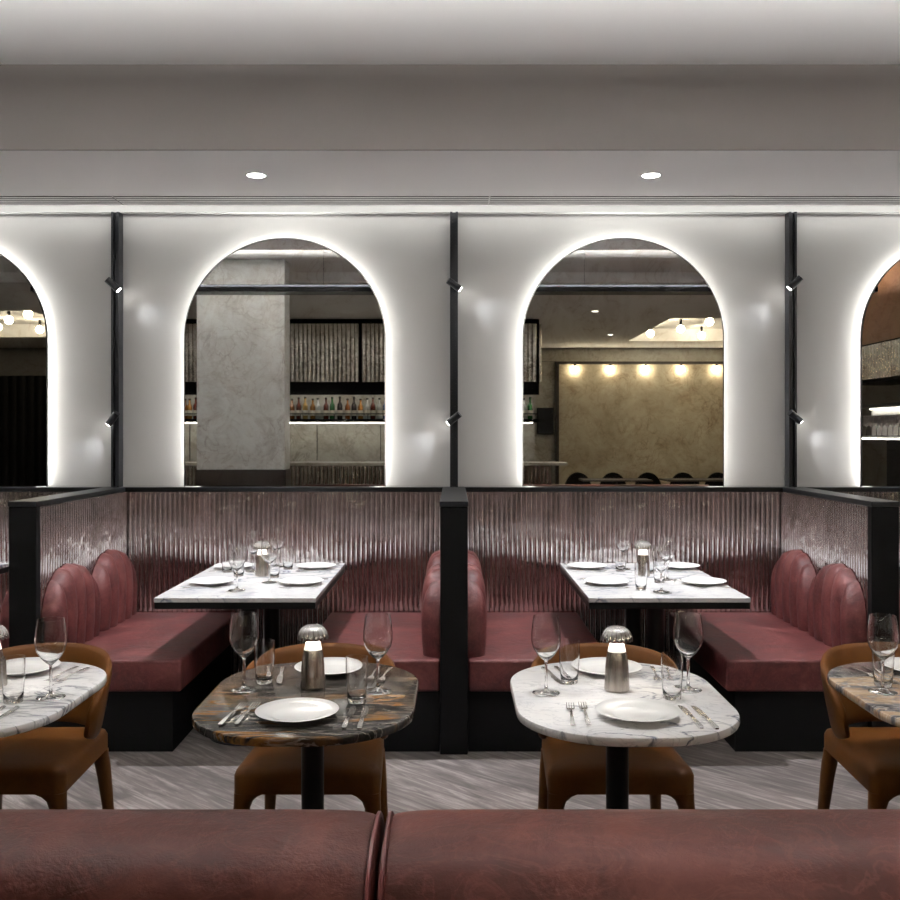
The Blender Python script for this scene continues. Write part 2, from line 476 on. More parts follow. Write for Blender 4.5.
# ------------------------------------------------------------------ ledge, fluted lower wall, poles
PX = [-4.13, -2.065, 0.0, 2.065, 4.13]
tag(obj('wall_ledge', bbox(-4.6, 4.6, 5.775, WY, 1.184, 1.212, 0.003, 1), 'black'), 'long black ledge capping the fluted wall panels under the mirrors', 'ledge')
for i in range(4):
    a, b = PX[i] + 0.066, PX[i + 1] - 0.066
    lab = ('fluted bronze mirror wall panel at the far left behind the partition', 'fluted bronze mirror wall panel behind the left booth table',
           'fluted bronze mirror wall panel behind the right booth table', 'fluted bronze mirror wall panel at the far right behind the partition')[i]
    o = obj('fluted_panel', flute_panel((a, 5.83), (b, 5.83), 0.0, 1.182, 0.030, 0.016, 0.028), 'flute', smooth=70)
    tag(o, lab, 'wall panel', 'fluted wall panels')

def make_partition():
    t = thing('booth_partition', '', 'partition')
    y0, y1 = 4.545, 5.772
    obj('end_post', bbox(-0.066, 0.066, y0, y0 + 0.05, 0, 1.186, 0.003, 1), 'blackm', t)
    obj('core', bbox(-0.045, 0.045, y0 + 0.051, 5.859, 0, 1.183), 'blackm', t)
    obj('cap', bbox(-0.069, 0.069, y0 - 0.006, y1, 1.187, 1.212, 0.003, 1), 'charcoal', t)
    obj('fluted_panel', flute_panel((-0.052, 5.858), (-0.052, y0 + 0.052), 0.0, 1.183, 0.030, 0.012, 0.006), 'flute', t, 70)
    obj('fluted_panel', flute_panel((0.052, y0 + 0.052), (0.052, 5.858), 0.0, 1.183, 0.030, 0.012, 0.006), 'flute', t, 70)
    return t
pp = make_partition()
for x, lab in ((-2.065, 'black-edged fluted booth partition at the left'), (0, 'black-edged fluted booth partition in the middle between the two booths'), (2.065, 'black-edged fluted booth partition at the right')):
    inst(pp, (x, 0, 0), lab, 'booth partitions')

# spotlight poles
def make_pole(x, lab, heads):
    t = thing('spotlight_pole', lab, 'light pole', (x, 0, 0), 0, 'black light poles on the mirror wall')
    bm = bmesh.new()
    box(bm, -0.024, -0.010, 5.785, WY, 1.213, 2.89); box(bm, 0.010, 0.024, 5.785, WY, 1.213, 2.89); box(bm, -0.010, 0.010, 5.805, WY, 1.213, 2.89)
    obj('pole', bm, 'charcoal', t)
    for z, d in heads:
        c = Vector((0, 5.750, z)); d = Vector(d).normalized()
        bm = bmesh.new(); tube(bm, c - d * 0.045, c + d * 0.045, 0.021, 20)
        h = obj('spot_head', bm, 'charcoal', t, 40)
        bm = bmesh.new(); tube(bm, c + d * 0.0455, c + d * 0.048, 0.017, 20)
        obj('lens', bm, 'lens', h)
        bm = bmesh.new(); tube(bm, (0, 5.765, z), (0, 5.804, z), 0.009, 10)
        obj('swivel', bm, 'charcoal', h)
        p = c + d * 0.06 + Vector((x, 0, 0))
        spot('spot_head_lamp', p, p + d, 1.5, 62, 0.7, 0.012, (0.92, 0.95, 1.0))
make_pole(-2.065, 'black light pole with two small spotlights left of the column mirror', ((2.44, (0.8, 0.22, -0.75)), (1.63, (-0.65, 0.22, -0.75))))
make_pole(0.0, 'black light pole with two small spotlights between the two whole mirrors', ((2.44, (0.8, 0.22, -0.55)), (1.63, (-0.75, 0.22, -0.6))))
make_pole(2.065, 'black light pole with two small spotlights right of the golden reflection mirror', ((2.45, (-0.75, 0.22, -0.75)), (1.64, (0.8, 0.22, -0.6))))

# ------------------------------------------------------------------ booth benches
def backrest_mesh(sg, ya, yb):
    """one scalloped back cushion against a partition; sg=+1 bulges to +X (local x=0 is the partition face)"""
    bm = bmesh.new()
    nu, nv = 61, 16; NC = 5
    zb = 0.452; T = 0.098
    rows = []
    for i in range(nu):
        u = i / (nu - 1); y = ya + (yb - ya) * u
        s = abs(2 * u - 1)
        h = 0.60 + 0.268 * math.sqrt(max(0, 1 - s ** 2.3))
        ed = max(0.02, (1 - s ** 9)) ** 0.5
        ch = abs(math.sin(PI * NC * u)) ** 0.55
        h -= 0.012 * (1 - ch)
        row = []
        for j in range(nv):
            v = j / (nv - 1)
            z = zb + (h - zb) * (1 - (1 - v) ** 1.25)
            top = math.sqrt(max(0, 1 - v ** 6))
            t = T * ed * (0.66 + 0.34 * math.sin(PI * min(1, 0.25 + v * 0.62))) * top
            t = max(0.006, t - 0.020 * (1 - ch) * top)
            row.append((sg * t, y, z))
        rows.append(row)
    V = [[bm.verts.new(p) for p in r] for r in rows]
    for i in range(nu - 1):
        for j in range(nv - 1): bm.faces.new((V[i][j], V[i + 1][j], V[i + 1][j + 1], V[i][j + 1]))
    Bk = [[bm.verts.new((0, r[0].co.y, r[0].co.z)), bm.verts.new((0, r[0].co.y, r[-1].co.z))] for r in V]
    for i in range(nu - 1):
        bm.faces.new((V[i][-1], V[i + 1][-1], Bk[i + 1][1], Bk[i][1]))
        bm.faces.new((Bk[i][1], Bk[i + 1][1], Bk[i + 1][0], Bk[i][0]))
        bm.faces.new((Bk[i][0], Bk[i + 1][0], V[i + 1][0], V[i][0]))
    bm.faces.new(list(V[0]) + [Bk[0][1], Bk[0][0]]); bm.faces.new(list(reversed(V[-1])) + [Bk[-1][0], Bk[-1][1]])
    return bm

def make_bench(px, sg, lab):
    """px partition centre; sg=+1 bench lies to the right of the partition"""
    face = 0.0655
    t = thing('booth_bench', lab, 'booth seat', (px + sg * face, 4.56, 0), 0, 'red leather booth benches')
    w = 0.690
    def X(a, b): return (min(sg * a, sg * b), max(sg * a, sg * b))
    x0, x1 = X(0.003, w - 0.05)
    obj('base', bbox(x0, x1, 0.03, 1.235, 0, 0.294), 'blackm', t)
    x0, x1 = X(0.002, w)
    bm = bbox(x0, x1, -0.0, 1.24, 0.295, 0.450, 0.016, 4)
    obj('seat_cushion', bm, 'red', t, 50)
    for ya, yb in ((0.035, 0.625), (0.632, 1.225)):
        bm = backrest_mesh(sg, ya, yb)
        for v in bm.verts: v.co.x += sg * 0.002
        obj('back_cushion', bm, 'red', t, 75)
    return t
make_bench(-2.065, 1, 'oxblood leather bench of the left booth, against the left partition')
make_bench(0, -1, 'oxblood leather bench of the left booth, against the middle partition')
make_bench(0, 1, 'oxblood leather bench of the right booth, against the middle partition')
make_bench(2.065, -1, 'oxblood leather bench of the right booth, against the right partition')
make_bench(-2.065, -1, 'oxblood leather bench beyond the left partition, at the left edge of the view')
make_bench(2.065, 1, 'oxblood leather bench beyond the right partition, at the right edge of the view')

# ------------------------------------------------------------------ booth tables
def booth_table(x, lab):
    t = thing('booth_table', lab, 'table', (x, 5.17, 0), 0, 'rectangular marble booth tables')
    obj('tabletop', bbox(-0.388, 0.388, -0.622, 0.622, 0.728, 0.75, 0.002, 1), 'marble_c', t)
    obj('top_frame', bbox(-0.386, 0.386, -0.620, 0.620, 0.696, 0.7275, 0.002, 1), 'black', t)
    for y in (-0.30, 0.30):
        bm = bmesh.new(); tube(bm, (0, y, 0.016), (0, y, 0.695), 0.045, 24); obj('pedestal', bm, 'black', t, 40)
        obj('foot_plate', lathe([(0, 0), (0.20, 0), (0.20, 0.006), (0.19, 0.012), (0, 0.016)], 40, 0, y), 'black', t, 40)
booth_table(-1.05, 'rectangular white marble table with black edge in the left booth')
booth_table(1.033, 'rectangular white marble table with black edge in the right booth')
booth_table(-3.1, 'rectangular white marble table beyond the left partition')
booth_table(3.1, 'rectangular white marble table beyond the right partition')

# ------------------------------------------------------------------ front tables
def front_table(x, mat, lab):
    t = thing('pedestal_table', lab, 'table', (x, 2.862, 0), 0, 'rounded marble tables in front of the booths')
    obj('tabletop', prism_rect_round(0, 0, 0.628, 0.83, 0.27, 0.724, 0.75, 16, 0.007), mat, t, 35)
    bm = bmesh.new(); tube(bm, (0, 0, 0.02), (0, 0, 0.71), 0.034, 28)
    obj('pedestal', bm, 'black', t, 40)
    obj('top_plate', bbox(-0.12, 0.12, -0.12, 0.12, 0.710, 0.7235), 'black', t)
    obj('foot_plate', lathe([(0, 0), (0.22, 0), (0.22, 0.008), (0.21, 0.014), (0.05, 0.02), (0, 0.02)], 40), 'black', t, 40)
TX = [-1.43, -0.426, 0.492, 1.515]
TN = ['leftmost white marble table', 'dark gold-veined marble table', 'whole white marble table', 'tan and grey marble table']
front_table(TX[0], 'marble_a', 'rounded white marble table cut off at the left edge of the view')
front_table(TX[1], 'marble_d', 'rounded dark marble table streaked with gold on a black pedestal')
front_table(TX[2], 'marble_b', 'rounded white marble table with grey veins on a black pedestal, seen whole')
front_table(TX[3], 'marble_t', 'rounded tan and grey marble table at the right edge of the view')

# ------------------------------------------------------------------ chairs
def make_chair():
    t = thing('dining_chair', '', 'chair')
    # seat: local front is -Y
    bm = bmesh.new(); rs = []
    def sl(off, z, n=8):
        pts = []
        wf, wb, d, r = 0.235 - off, 0.215 - off, 0.235 - off, 0.032
        for sx, sy, a0 in ((1, 1, 0), (-1, 1, PI / 2), (-1, -1, PI), (1, -1, 3 * PI / 2)):
            w = wb if sy > 0 else wf
            for i in range(n + 1):
                a = a0 + PI / 2 * i / n
                pts.append((sx * (w - r) + r * math.cos(a), sy * (d - r) + r * math.sin(a) - 0.02, z))
        return pts
    rings(bm, [sl(0.0, 0.3866), sl(0.0, 0.396), sl(0.0, 0.440), sl(0.006, 0.455), sl(0.022, 0.464), sl(0.06, 0.469), sl(0.12, 0.470)])
    obj('seat', bm, 'tan', t, 60)
    # legs: rounded square lofts that flare into the apron
    def leg(cx, cy, dx, dy, flare):
        bm = bmesh.new(); rs = []
        for z, h, k in ((0.0, 0.0150, 1.0), (0.15, 0.019, 0.62), (0.28, 0.0235, 0.30), (0.335, 0.026, 0.12), (0.36, 0.032, 0.03), (0.376, 0.044, 0), (0.3865, 0.060, 0)):
            s = -1 if cx < 0 else 1
            hx = 0.026 if h > 0.026 else h
            gx = (h - 0.026) if (h > 0.026 and flare) else 0
            x0 = cx + dx * k - hx; x1 = cx + dx * k + hx
            if s > 0: x0 -= gx * 1.6
            else: x1 += gx * 1.6
            y0 = cy + dy * k - hx; y1 = cy + dy * k + hx
            r = min(0.024, h * 0.8); pts = []
            for ex, ey, a0 in ((x1 - r, y1 - r, 0), (x0 + r, y1 - r, PI / 2), (x0 + r, y0 + r, PI), (x1 - r, y0 + r, 3 * PI / 2)):
                for i in range(4):
                    a = a0 + PI / 2 * i / 3
                    pts.append((ex + r * math.cos(a), ey + r * math.sin(a), z))
            rs.append(pts)
        rings(bm, rs)
        return bm
    for s in (-1, 1): obj('leg', leg(s * 0.209, -0.229, s * 0.008, -0.012, True), 'tan', t, 60)
    for s in (-1, 1): obj('leg', leg(s * 0.192, 0.185, s * 0.024, 0.055, False), 'tan', t, 60)
    # wraparound back shell
    bm = bmesh.new(); rs = []; N = 44; A = math.radians(102)
    for i in range(N + 1):
        th = -A + 2 * A * i / N
        c = abs(th) / A
        top = 0.752 - 0.115 * c ** 3.0 - 0.05 * max(0, c - 0.85) / 0.15
        bot = 0.472 + 0.0 * c
        if c > 0.75: bot += 0.03 * ((c - 0.75) / 0.25) ** 2
        a0, b0 = 0.226, 0.236
        sec = []
        th_ = 0.017 * (1.0 if i not in (0, N) else 0.5)
        for k in range(14):
            q = 2 * PI * k / 14
            cz = math.copysign(abs(math.sin(q)) ** 0.45, math.sin(q)); cr = math.copysign(abs(math.cos(q)) ** 0.7, math.cos(q))
            z = (top + bot) / 2 + (top - bot) / 2 * cz
            lean = 0.055 * (z - 0.472) / 0.3
            rr = cr * th_
            sec.append(((a0 + lean + rr) * math.sin(th), (b0 + lean + rr) * math.cos(th), z))
        rs.append(sec)
    rings(bm, rs)
    obj('backrest', bm, 'tan', t, 70)
    return t
ch = make_chair()
for x, lab in ((-1.478, 'tan leather wraparound chair cut off at the left edge of the view'), (-0.47, 'tan leather wraparound chair behind the dark gold-veined table'),
               (0.535, 'tan leather wraparound chair behind the whole white marble table'), (1.565, 'tan leather wraparound chair behind the tan and grey table')):
    inst(ch, (x, 3.275, 0), lab, 'tan leather dining chairs', 0)

# ------------------------------------------------------------------ foreground banquette
def banq(x0, x1, lab):
    t = thing('banquette', lab, 'bench', ((x0 + x1) / 2, 1.3, 0), 0, 'oxblood leather banquette in the foreground')
    w = (x1 - x0) / 2
    # back roll: rounded cross-section swept along X with drawn-in ends
    bm = bmesh.new(); rs = []
    n = 40
    prof = []
    yc, zc, a, b = 0.0, 0.62, 0.185, 0.374
    for k in range(44):
        q = 2 * PI * k / 44
        e = 0.42 if math.sin(q) > 0 else 0.2
        prof.append((yc + a * math.copysign(abs(math.cos(q)) ** 0.62, math.cos(q)), zc + b * math.copysign(abs(math.sin(q)) ** 0.62, math.sin(q))))
    steps = [0, 0.006, 0.014, 0.026, 0.042, 0.07, 0.12] 
    sc = [0.93, 0.955, 0.972, 0.984, 0.992, 0.998, 1.0]
    xs = [(-w + s, k) for s, k in zip(steps, sc)] + [(w - s, k) for s, k in reversed(list(zip(steps, sc)))]
    for x, k in xs:
        m_ = (1 - k) * a
        rs.append([(x, yc + (y - yc) * (1 - m_ / a), zc + (z - zc) * (1 - m_ / b)) for y, z in prof])
    rings(bm, rs)
    obj('back_cushion', bm, 'redf', t, 60)
    for s in (-1, 1):
        bm = bmesh.new(); pr = []
        xx = s * (w - 0.005)
        R = [[(xx + 0.004 * math.cos(p), yc + (y - yc) * 0.972 + 0.004 * math.sin(p) * (y - yc) / a, zc + (z - zc) * 0.986 + 0.004 * math.sin(p) * (z - zc) / b) for p in [2 * PI * i / 6 for i in range(6)]] for y, z in prof]
        R.append(R[0]); rings(bm, R, cap0=False, cap1=False)
        bmesh.ops.remove_doubles(bm, verts=bm.verts, dist=1e-5)
        obj('piping', bm, 'piping', t, 60)
    obj('seat_cushion', bbox(-w + 0.002, w - 0.002, 0.19, 0.76, 0.30, 0.45, 0.02, 3), 'redf', t, 50)
    obj('base', bbox(-w, w, -0.16, 0.70, 0, 0.245), 'blackm', t)
    obj('seat_frame', bbox(-w, w, 0.19, 0.70, 0.246, 0.299), 'blackm', t)
banq(-1.64, -0.1035, 'dark red leather banquette back in the foreground, left of the seam')
banq(-0.0965, 1.35, 'dark red leather banquette back in the foreground, right of the seam')
banq(1.357, 2.75, 'dark red leather banquette section further right, outside the view')

# ------------------------------------------------------------------ tableware prototypes
def make_wine():
    t = thing('wine_glass', '', 'wine glass')
    out = [(0.0, 0.0), (0.040, 0.0), (0.0415, 0.0012), (0.040, 0.003), (0.015, 0.0065), (0.0052, 0.013), (0.0042, 0.03), (0.0042, 0.09),
           (0.006, 0.098), (0.015, 0.105), (0.028, 0.119), (0.0395, 0.138), (0.0445, 0.158), (0.0450, 0.178), (0.0420, 0.206), (0.0378, 0.233)]
    inn = [(0.0366, 0.233), (0.0408, 0.206), (0.0438, 0.178), (0.0433, 0.158), (0.0383, 0.138), (0.0268, 0.1205), (0.013, 0.1075), (0.0, 0.1040)]
    obj('glass_body', lathe(out + inn, 40), 'glass', t, 80)
    return t
def make_tumbler():
    out = [(0.0, 0.0), (0.024, 0.0), (0.0265, 0.002), (0.0285, 0.03), (0.0315, 0.07), (0.0325, 0.10), (0.0322, 0.132)]
    inn = [(0.0308, 0.132), (0.0311, 0.10), (0.0300, 0.07), (0.0270, 0.032), (0.0240, 0.014), (0.0, 0.011)]
    o = obj('tumbler', lathe(out + inn, 36), 'glass', smooth=80)
    tag(o, '', 'glass'); return o
def make_plate():
    pr = [(0, 0.0), (0.055, 0.0), (0.060, 0.0035), (0.085, 0.010), (0.1135, 0.0185), (0.1150, 0.0200), (0.1135, 0.0212), (0.084, 0.0135), (0.070, 0.0085), (0.062, 0.0065), (0, 0.006)]
    o = obj('dinner_plate', lathe(pr, 56), 'china', smooth=60)
    tag(o, '', 'plate'); return o
def make_fork():
    """lies along Y, handle at -Y"""
    bm = bmesh.new(); rs = []
    for y, w, z, h in ((-0.098, 0.0045, 0.004, 0.0012), (-0.094, 0.0065, 0.004, 0.0014), (-0.06, 0.0055, 0.006, 0.0014), (-0.01, 0.0030, 0.009, 0.0016), (0.030, 0.0028, 0.006, 0.0016),
                       (0.040, 0.0080, 0.004, 0.0012), (0.052, 0.0118, 0.0035, 0.0011), (0.060, 0.0122, 0.0035, 0.001)):
        rs.append([(-w, y, z - h), (w, y, z - h), (w, y, z + h), (-w, y, z + h)])
    rings(bm, rs)
    for k in range(4):
        x = -0.0102 + k * 0.0068
        rs = [[(x - a, y, z - h), (x + a, y, z - h), (x + a, y, z + h), (x - a, y, z + h)] for y, a, z, h in ((0.0595, 0.0018, 0.0035, 0.001), (0.08, 0.0015, 0.0045, 0.0009), (0.101, 0.0009, 0.008, 0.0006))]
        rings(bm, rs)
    o = obj('fork', bm, 'steel', smooth=45); tag(o, '', 'fork'); return o
def make_knife():
    bm = bmesh.new(); rs = []
    for y, w, z, h, sh in ((-0.110, 0.0045, 0.0035, 0.0022, 0), (-0.104, 0.0068, 0.004, 0.0032, 0), (-0.05, 0.0058, 0.004, 0.0032, 0), (-0.008, 0.0045, 0.004, 0.003, 0), (0.0, 0.006, 0.0035, 0.0012, 0),
                           (0.012, 0.0088, 0.0025, 0.0009, 0.001), (0.07, 0.0095, 0.0022, 0.0008, 0.001), (0.095, 0.0075, 0.0022, 0.0007, -0.001), (0.106, 0.0025, 0.0022, 0.0006, -0.005)):
        rs.append([(-w + sh, y, z - h), (w + sh, y, z - h), (w + sh, y, z + h), (-w + sh, y, z + h)])
    rings(bm, rs)
    o = obj('knife', bm, 'steel', smooth=45); tag(o, '', 'knife'); return o
def make_lamp():
    t = thing('table_lamp', '', 'lamp')
    obj('body', lathe([(0, 0), (0.036, 0), (0.0385, 0.003), (0.0385, 0.008), (0.0375, 0.03), (0.0355, 0.068), (0.0320, 0.100), (0.0280, 0.118), (0, 0.118)], 48), 'nickel', t, 45)
    obj('light_diffuser', lathe([(0, 0.1185), (0.0279, 0.1185), (0.0250, 0.130), (0.0222, 0.140), (0.0205, 0.1495), (0, 0.1495)], 32), 'lampneck', t, 45)  # pale neck colour stands in for lamp light on the body top
    bm = bmesh.new()
    outp = [(0.0475 * math.cos(a) ** 0.8, 0.1520 + 0.044 * math.sin(a)) for a in [PI / 2 * i / 10 for i in range(11)]]
    outp[-1] = (0, outp[-1][1])
    inp = [(0.0455 * math.cos(a) ** 0.8, 0.1520 + 0.042 * math.sin(a)) for a in [PI / 2 * i / 8 for i in range(8, -1, -1)]]
    inp[0] = (0, inp[0][1])
    lathe(outp + inp, 128, bm=bm, rib=0.10)
    obj('lamp_shade', bm, 'steel', t, 70)
    obj('glow_ring', lathe([(0.022, 0.1605), (0.037, 0.1605), (0.037, 0.1620), (0.022, 0.1620)], 32), 'lampglow', t, 45)
    bm = bmesh.new(); tube(bm, (0, 0, 0.1496), (0, 0, 0.1935), 0.004, 10)
    obj('shade_stem', bm, 'steel', t, 40)
    return t
WG, TB, PL, FK, KN, LP = make_wine(), make_tumbler(), make_plate(), make_fork(), make_knife(), make_lamp()
TZ = 0.7506

def lamp(x, y, lab):
    inst(LP, (x, y, TZ), lab, 'small mushroom table lamps')
    l = spot('table_lamp_light', (x, y, TZ + 0.19), (x, y, 0), 0.30, 165, 0.6, 0.012, (1, 0.90, 0.76))
    for q in (0,):  # light falls from under the shade onto the neck and table
        l.location.z = TZ + 0.158
    p = point('table_lamp_glow', (x, y, TZ + 0.1565), 0.10, 0.006, (1, 0.90, 0.76))

# front table settings
D = [ # near plate, rear plate, wine L, wine R, tumbler L, tumbler R, lamp
 [(-1.43, 2.63), (-1.42, 3.13), (-1.66, 2.90), (-1.197, 2.82), None, (-1.285, 2.77), (-1.425, 2.93)],
 [(-0.434, 2.63), (-0.41, 3.13), (-0.642, 2.905), (-0.231, 2.885), (-0.597, 2.99), (-0.284, 2.775), (-0.435, 2.93)],
 [(0.508, 2.63), (0.503, 3.13), (0.278, 2.87), (0.716, 2.905), (0.363, 2.99), (0.645, 2.81), (0.498, 2.905)],
 [(1.56, 2.63), (1.53, 3.13), (1.30, 2.88), (1.78, 2.9), (1.335, 2.955), None, (1.56, 2.92)]]
for k, (p1, p2, w1, w2, t1, t2, lp) in enumerate(D):
    n = TN[k]
    inst(PL, (*p1, TZ), f'white plate at the near side of the {n}', 'white dinner plates')
    inst(PL, (*p2, TZ), f'white plate at the far side of the {n}', 'white dinner plates')
    inst(WG, (*w1, TZ), f'empty wine glass on the left of the {n}', 'wine glasses')
    inst(WG, (*w2, TZ), f'empty wine glass on the right of the {n}', 'wine glasses')
    if t1: inst(TB, (*t1, TZ), f'water tumbler on the left of the {n}', 'water tumblers')
    if t2: inst(TB, (*t2, TZ), f'water tumbler on the right of the {n}', 'water tumblers')
    lamp(*lp, f'brushed metal mushroom lamp glowing on the {n}')
    cx = p1[0]
    r = [random.uniform(-0.05, 0.05) for _ in range(8)]
    inst(FK, (cx - 0.182, 2.640, TZ), f'outer fork left of the near plate on the {n}', 'forks', -0.09 + r[0] * 0.5)
    inst(FK, (cx - 0.143, 2.645, TZ), f'inner fork left of the near plate on the {n}', 'forks', -0.07 + r[1] * 0.5)
    inst(KN, (cx + 0.145, 2.625, TZ), f'inner knife right of the near plate on the {n}', 'knives', 0.02 + r[2])
    inst(KN, (cx + 0.183, 2.620, TZ), f'outer knife right of the near plate on the {n}', 'knives', 0.05 + r[3])
    cx = p2[0]
    inst(KN, (cx - 0.150, 3.075, TZ), f'inner knife beside the far plate on the {n}', 'knives', PI + 0.12)
    inst(KN, (cx - 0.185, 3.065, TZ), f'outer knife beside the far plate on the {n}', 'knives', PI + 0.20)
    inst(FK, (cx + 0.150, 3.085, TZ), f'inner fork beside the far plate on the {n}', 'forks', PI - 0.10)
    inst(FK, (cx + 0.188, 3.070, TZ), f'outer fork beside the far plate on the {n}', 'forks', PI - 0.14)

# booth table settings
for side, cx, n, fl in ((0, -1.033, 'left booth table', -1), (1, 1.033, 'right booth table', 1)):
    Lp = [('front left', -0.235, 4.97), ('back left', -0.255, 5.56), ('front right', 0.235 if side == 0 else 0.275, 4.97), ('back right', 0.225 if side == 0 else 0.290, 5.56)]
    for (nm, dx, y) in Lp:
        inst(PL, (cx + dx, y, TZ), f'white plate at the {nm} corner of the {n}', 'white dinner plates')
        s = 1 if dx > 0 else -1
        # settings face the benches: cutlery runs across the table on either side of the plate
        kx = cx + dx + s * 0.01
        inst(FK, (kx, y - 0.150 * s * -1 if False else y - 0.152, TZ), f'fork in front of the {nm} plate on the {n}', 'forks', PI / 2 * s)
        inst(KN, (kx, y + 0.148, TZ), f'knife behind the {nm} plate on the {n}', 'knives', PI / 2 * s)
    if side == 0:
        wg = [(-1.045, 5.62, 'rearmost'), (-1.145, 5.42, 'second from the back'), (-0.975, 5.02, 'third from the back'), (-1.09, 4.77, 'nearest')]
        tb = [(-1.29, 5.40, 'at the left'), (-1.19, 5.25, 'left of the lamp'), (-0.985, 5.20, 'right of the lamp'), (-0.965, 5.52, 'behind the lamp')]
        lamp(-1.06, 5.25, 'brushed metal mushroom lamp in the middle of the left booth table')
    else:
        wg = [(0.985, 5.52, 'rearmost'), (1.10, 5.56, 'second from the back'), (1.145, 5.10, 'third from the back'), (1.03, 4.72, 'nearest')]
        tb = [(0.954, 5.44, 'left of the lamp'), (1.10, 5.36, 'behind the lamp'), (1.085, 5.02, 'right of the lamp'), (0.945, 4.80, 'nearest the front')]
        lamp(1.045, 5.25, 'brushed metal mushroom lamp in the middle of the right booth table')
    for x, y, w in wg: inst(WG, (x, y, TZ), f'{w} wine glass on the {n}', 'wine glasses')
    for x, y, w in tb: inst(TB, (x, y, TZ), f'water tumbler {w} on the {n}', 'water tumblers')

# ------------------------------------------------------------------ the room behind the viewer (seen in the mirrors)
t = thing('stone_column', 'broad pale veined stone column with dark base, reflected in the mirror', 'column', (-2.155, 1.5, 0))
obj('shaft', bbox(-0.445, 0.445, 0.2, 0.5, 1.18, 3.309, 0.004, 1), 'column', t)
obj('plinth', bbox(-0.455, 0.455, 0.19, 0.51, 0, 1.179, 0.004, 1), 'sockel', t)

t = thing('bar_counter', 'long bar with marble top and fluted front, reflected in the mirrors', 'bar', (-1.8, -1.7, 0))
obj('counter_top', bbox(-3.4, 3.36, -0.28, 0.26, 1.11, 1.15, 0.004, 1), 'splash', t)
obj('body', bbox(-3.35, 3.12, -0.22, 0.16, 0, 1.109), 'blackm', t)
obj('fluted_front', flute_panel((3.12, 0.175), (-3.35, 0.175), 0.08, 1.108, 0.055, 0.02, 0.012), 'flute2', t, 70)
obj('fluted_end', flute_panel((3.135, -0.22), (3.135, 0.16), 0.08, 1.108, 0.055, 0.02, 0.012), 'flute2', t, 70)

t = thing('back_bar', 'backlit bar shelving under smoky fluted glass cabinets, reflected in the mirrors', 'shelf unit', (-1.9, -2.6, 0))
obj('splashback', bbox(-3.3, 3.10, -0.10, 0.0, 0, 2.14), 'splash', t)
bm = bmesh.new()
for i in range(7): box(bm, -3.0 + i * 0.95, -2.992 + i * 0.95, 0.001, 0.012, 1.15, 1.68)
obj('splashback_joint', bm, 'blackm', t)
obj('shelf', bbox(-3.3, 3.15, 0.001, 0.36, 1.715, 1.765, 0.003, 1), 'blackm', t)
obj('shelf_light', bbox(-3.25, 3.05, 0.30, 0.33, 1.702, 1.713), 'shelfled', t)
obj('shelf_light', bbox(-3.25, 3.05, 0.30, 0.32, 2.127, 2.138), 'shelfled', t)
obj('fascia', bbox(-3.3, 3.12, 0.58, 0.60, 2.105, 2.139), 'blackm', t)
bm = bmesh.new(); box(bm, -3.3, 3.15, 0.352, 0.360, 1.83, 1.845)
for i in range(14): box(bm, -3.28 + i * 0.49, -3.27 + i * 0.49, 0.352, 0.36, 1.766, 1.829)
obj('shelf_rail', bm, 'charcoal', t)
obj('cabinet_body', bbox(-3.3, 3.12, 0.001, 0.60, 2.14, 3.19), 'blackm', t)
for i in range(5):
    xa = 3.10 - (i + 1) * 1.27 + 0.02; xb = 3.10 - i * 1.27 - 0.02
    obj('fluted_door', flute_panel((xb, 0.615), (xa, 0.615), 2.29, 3.12, 0.06, 0.02, 0.012), 'flute2', t, 70)
obj('fluted_end', flute_panel((3.135, 0.02), (3.135, 0.60), 2.29, 3.12, 0.06, 0.02, 0.012), 'flute2', t, 70)

cols = [(0.02, 0.12, 0.03), (0.20, 0.06, 0.01), (0.35, 0.15, 0.03), (0.5, 0.5, 0.48), (0.03, 0.02, 0.02), (0.10, 0.02, 0.01), (0.05, 0.10, 0.25), (0.4, 0.25, 0.08)]
cnam = ['green', 'amber', 'golden', 'clear', 'black', 'dark red', 'blue', 'honey coloured']
for i, c in enumerate(cols):
    M['btl%d' % i] = plain('bottle_glass_' + cnam[i].replace(' ', '_'), c, 0.08, spec=0.8)
M['paper'] = plain('bottle_paper', (0.75, 0.70, 0.58), 0.6)
protos = []
for i in range(8):
    t = thing('liquor_bottle', '', 'bottle')
    hw = random.uniform(0.95, 1.1)
    pr = [(0, 0), (0.036, 0), (0.038, 0.004), (0.038, 0.18 * hw), (0.034, 0.2 * hw), (0.015, 0.235 * hw), (0.013, 0.285 * hw), (0.0155, 0.288 * hw), (0.0155, 0.31 * hw), (0, 0.31 * hw)]
    obj('bottle_body', lathe(pr, 16), 'btl%d' % i, t, 40)
    obj('paper_band', lathe([(0.0385, 0.05), (0.0388, 0.051), (0.0388, 0.125), (0.0385, 0.126)], 16), 'paper', t, 40)
    obj('stopper', lathe([(0.0158, 0.29 * hw), (0.0165, 0.291 * hw), (0.0165, 0.313 * hw), (0, 0.314 * hw)], 12), 'blackm', t, 40)
    protos.append(t)
k = 0; x = -5.1
order = []
while x < 1.15:
    order.append(x); x += random.uniform(0.082, 0.115)
vis = [x for x in order]
for x in vis:
    i = random.randrange(8)
    if -0.9 < x < 1.0 or (-3.55 < x < -2.5) : continue
    inst(protos[i], (x, -2.6 + random.uniform(0.12, 0.26), 1.766), f'small {cnam[i]} glass bottle on the backlit bar shelf', 'bottles on the bar shelf')
    k += 1
for p in protos:
    if p.name not in USED:
        inst(p, (1.05 + 0.001 * len(p.name), -2.4, 1.766), f'small glass bottle at the right end of the bar shelf', 'bottles on the bar shelf')

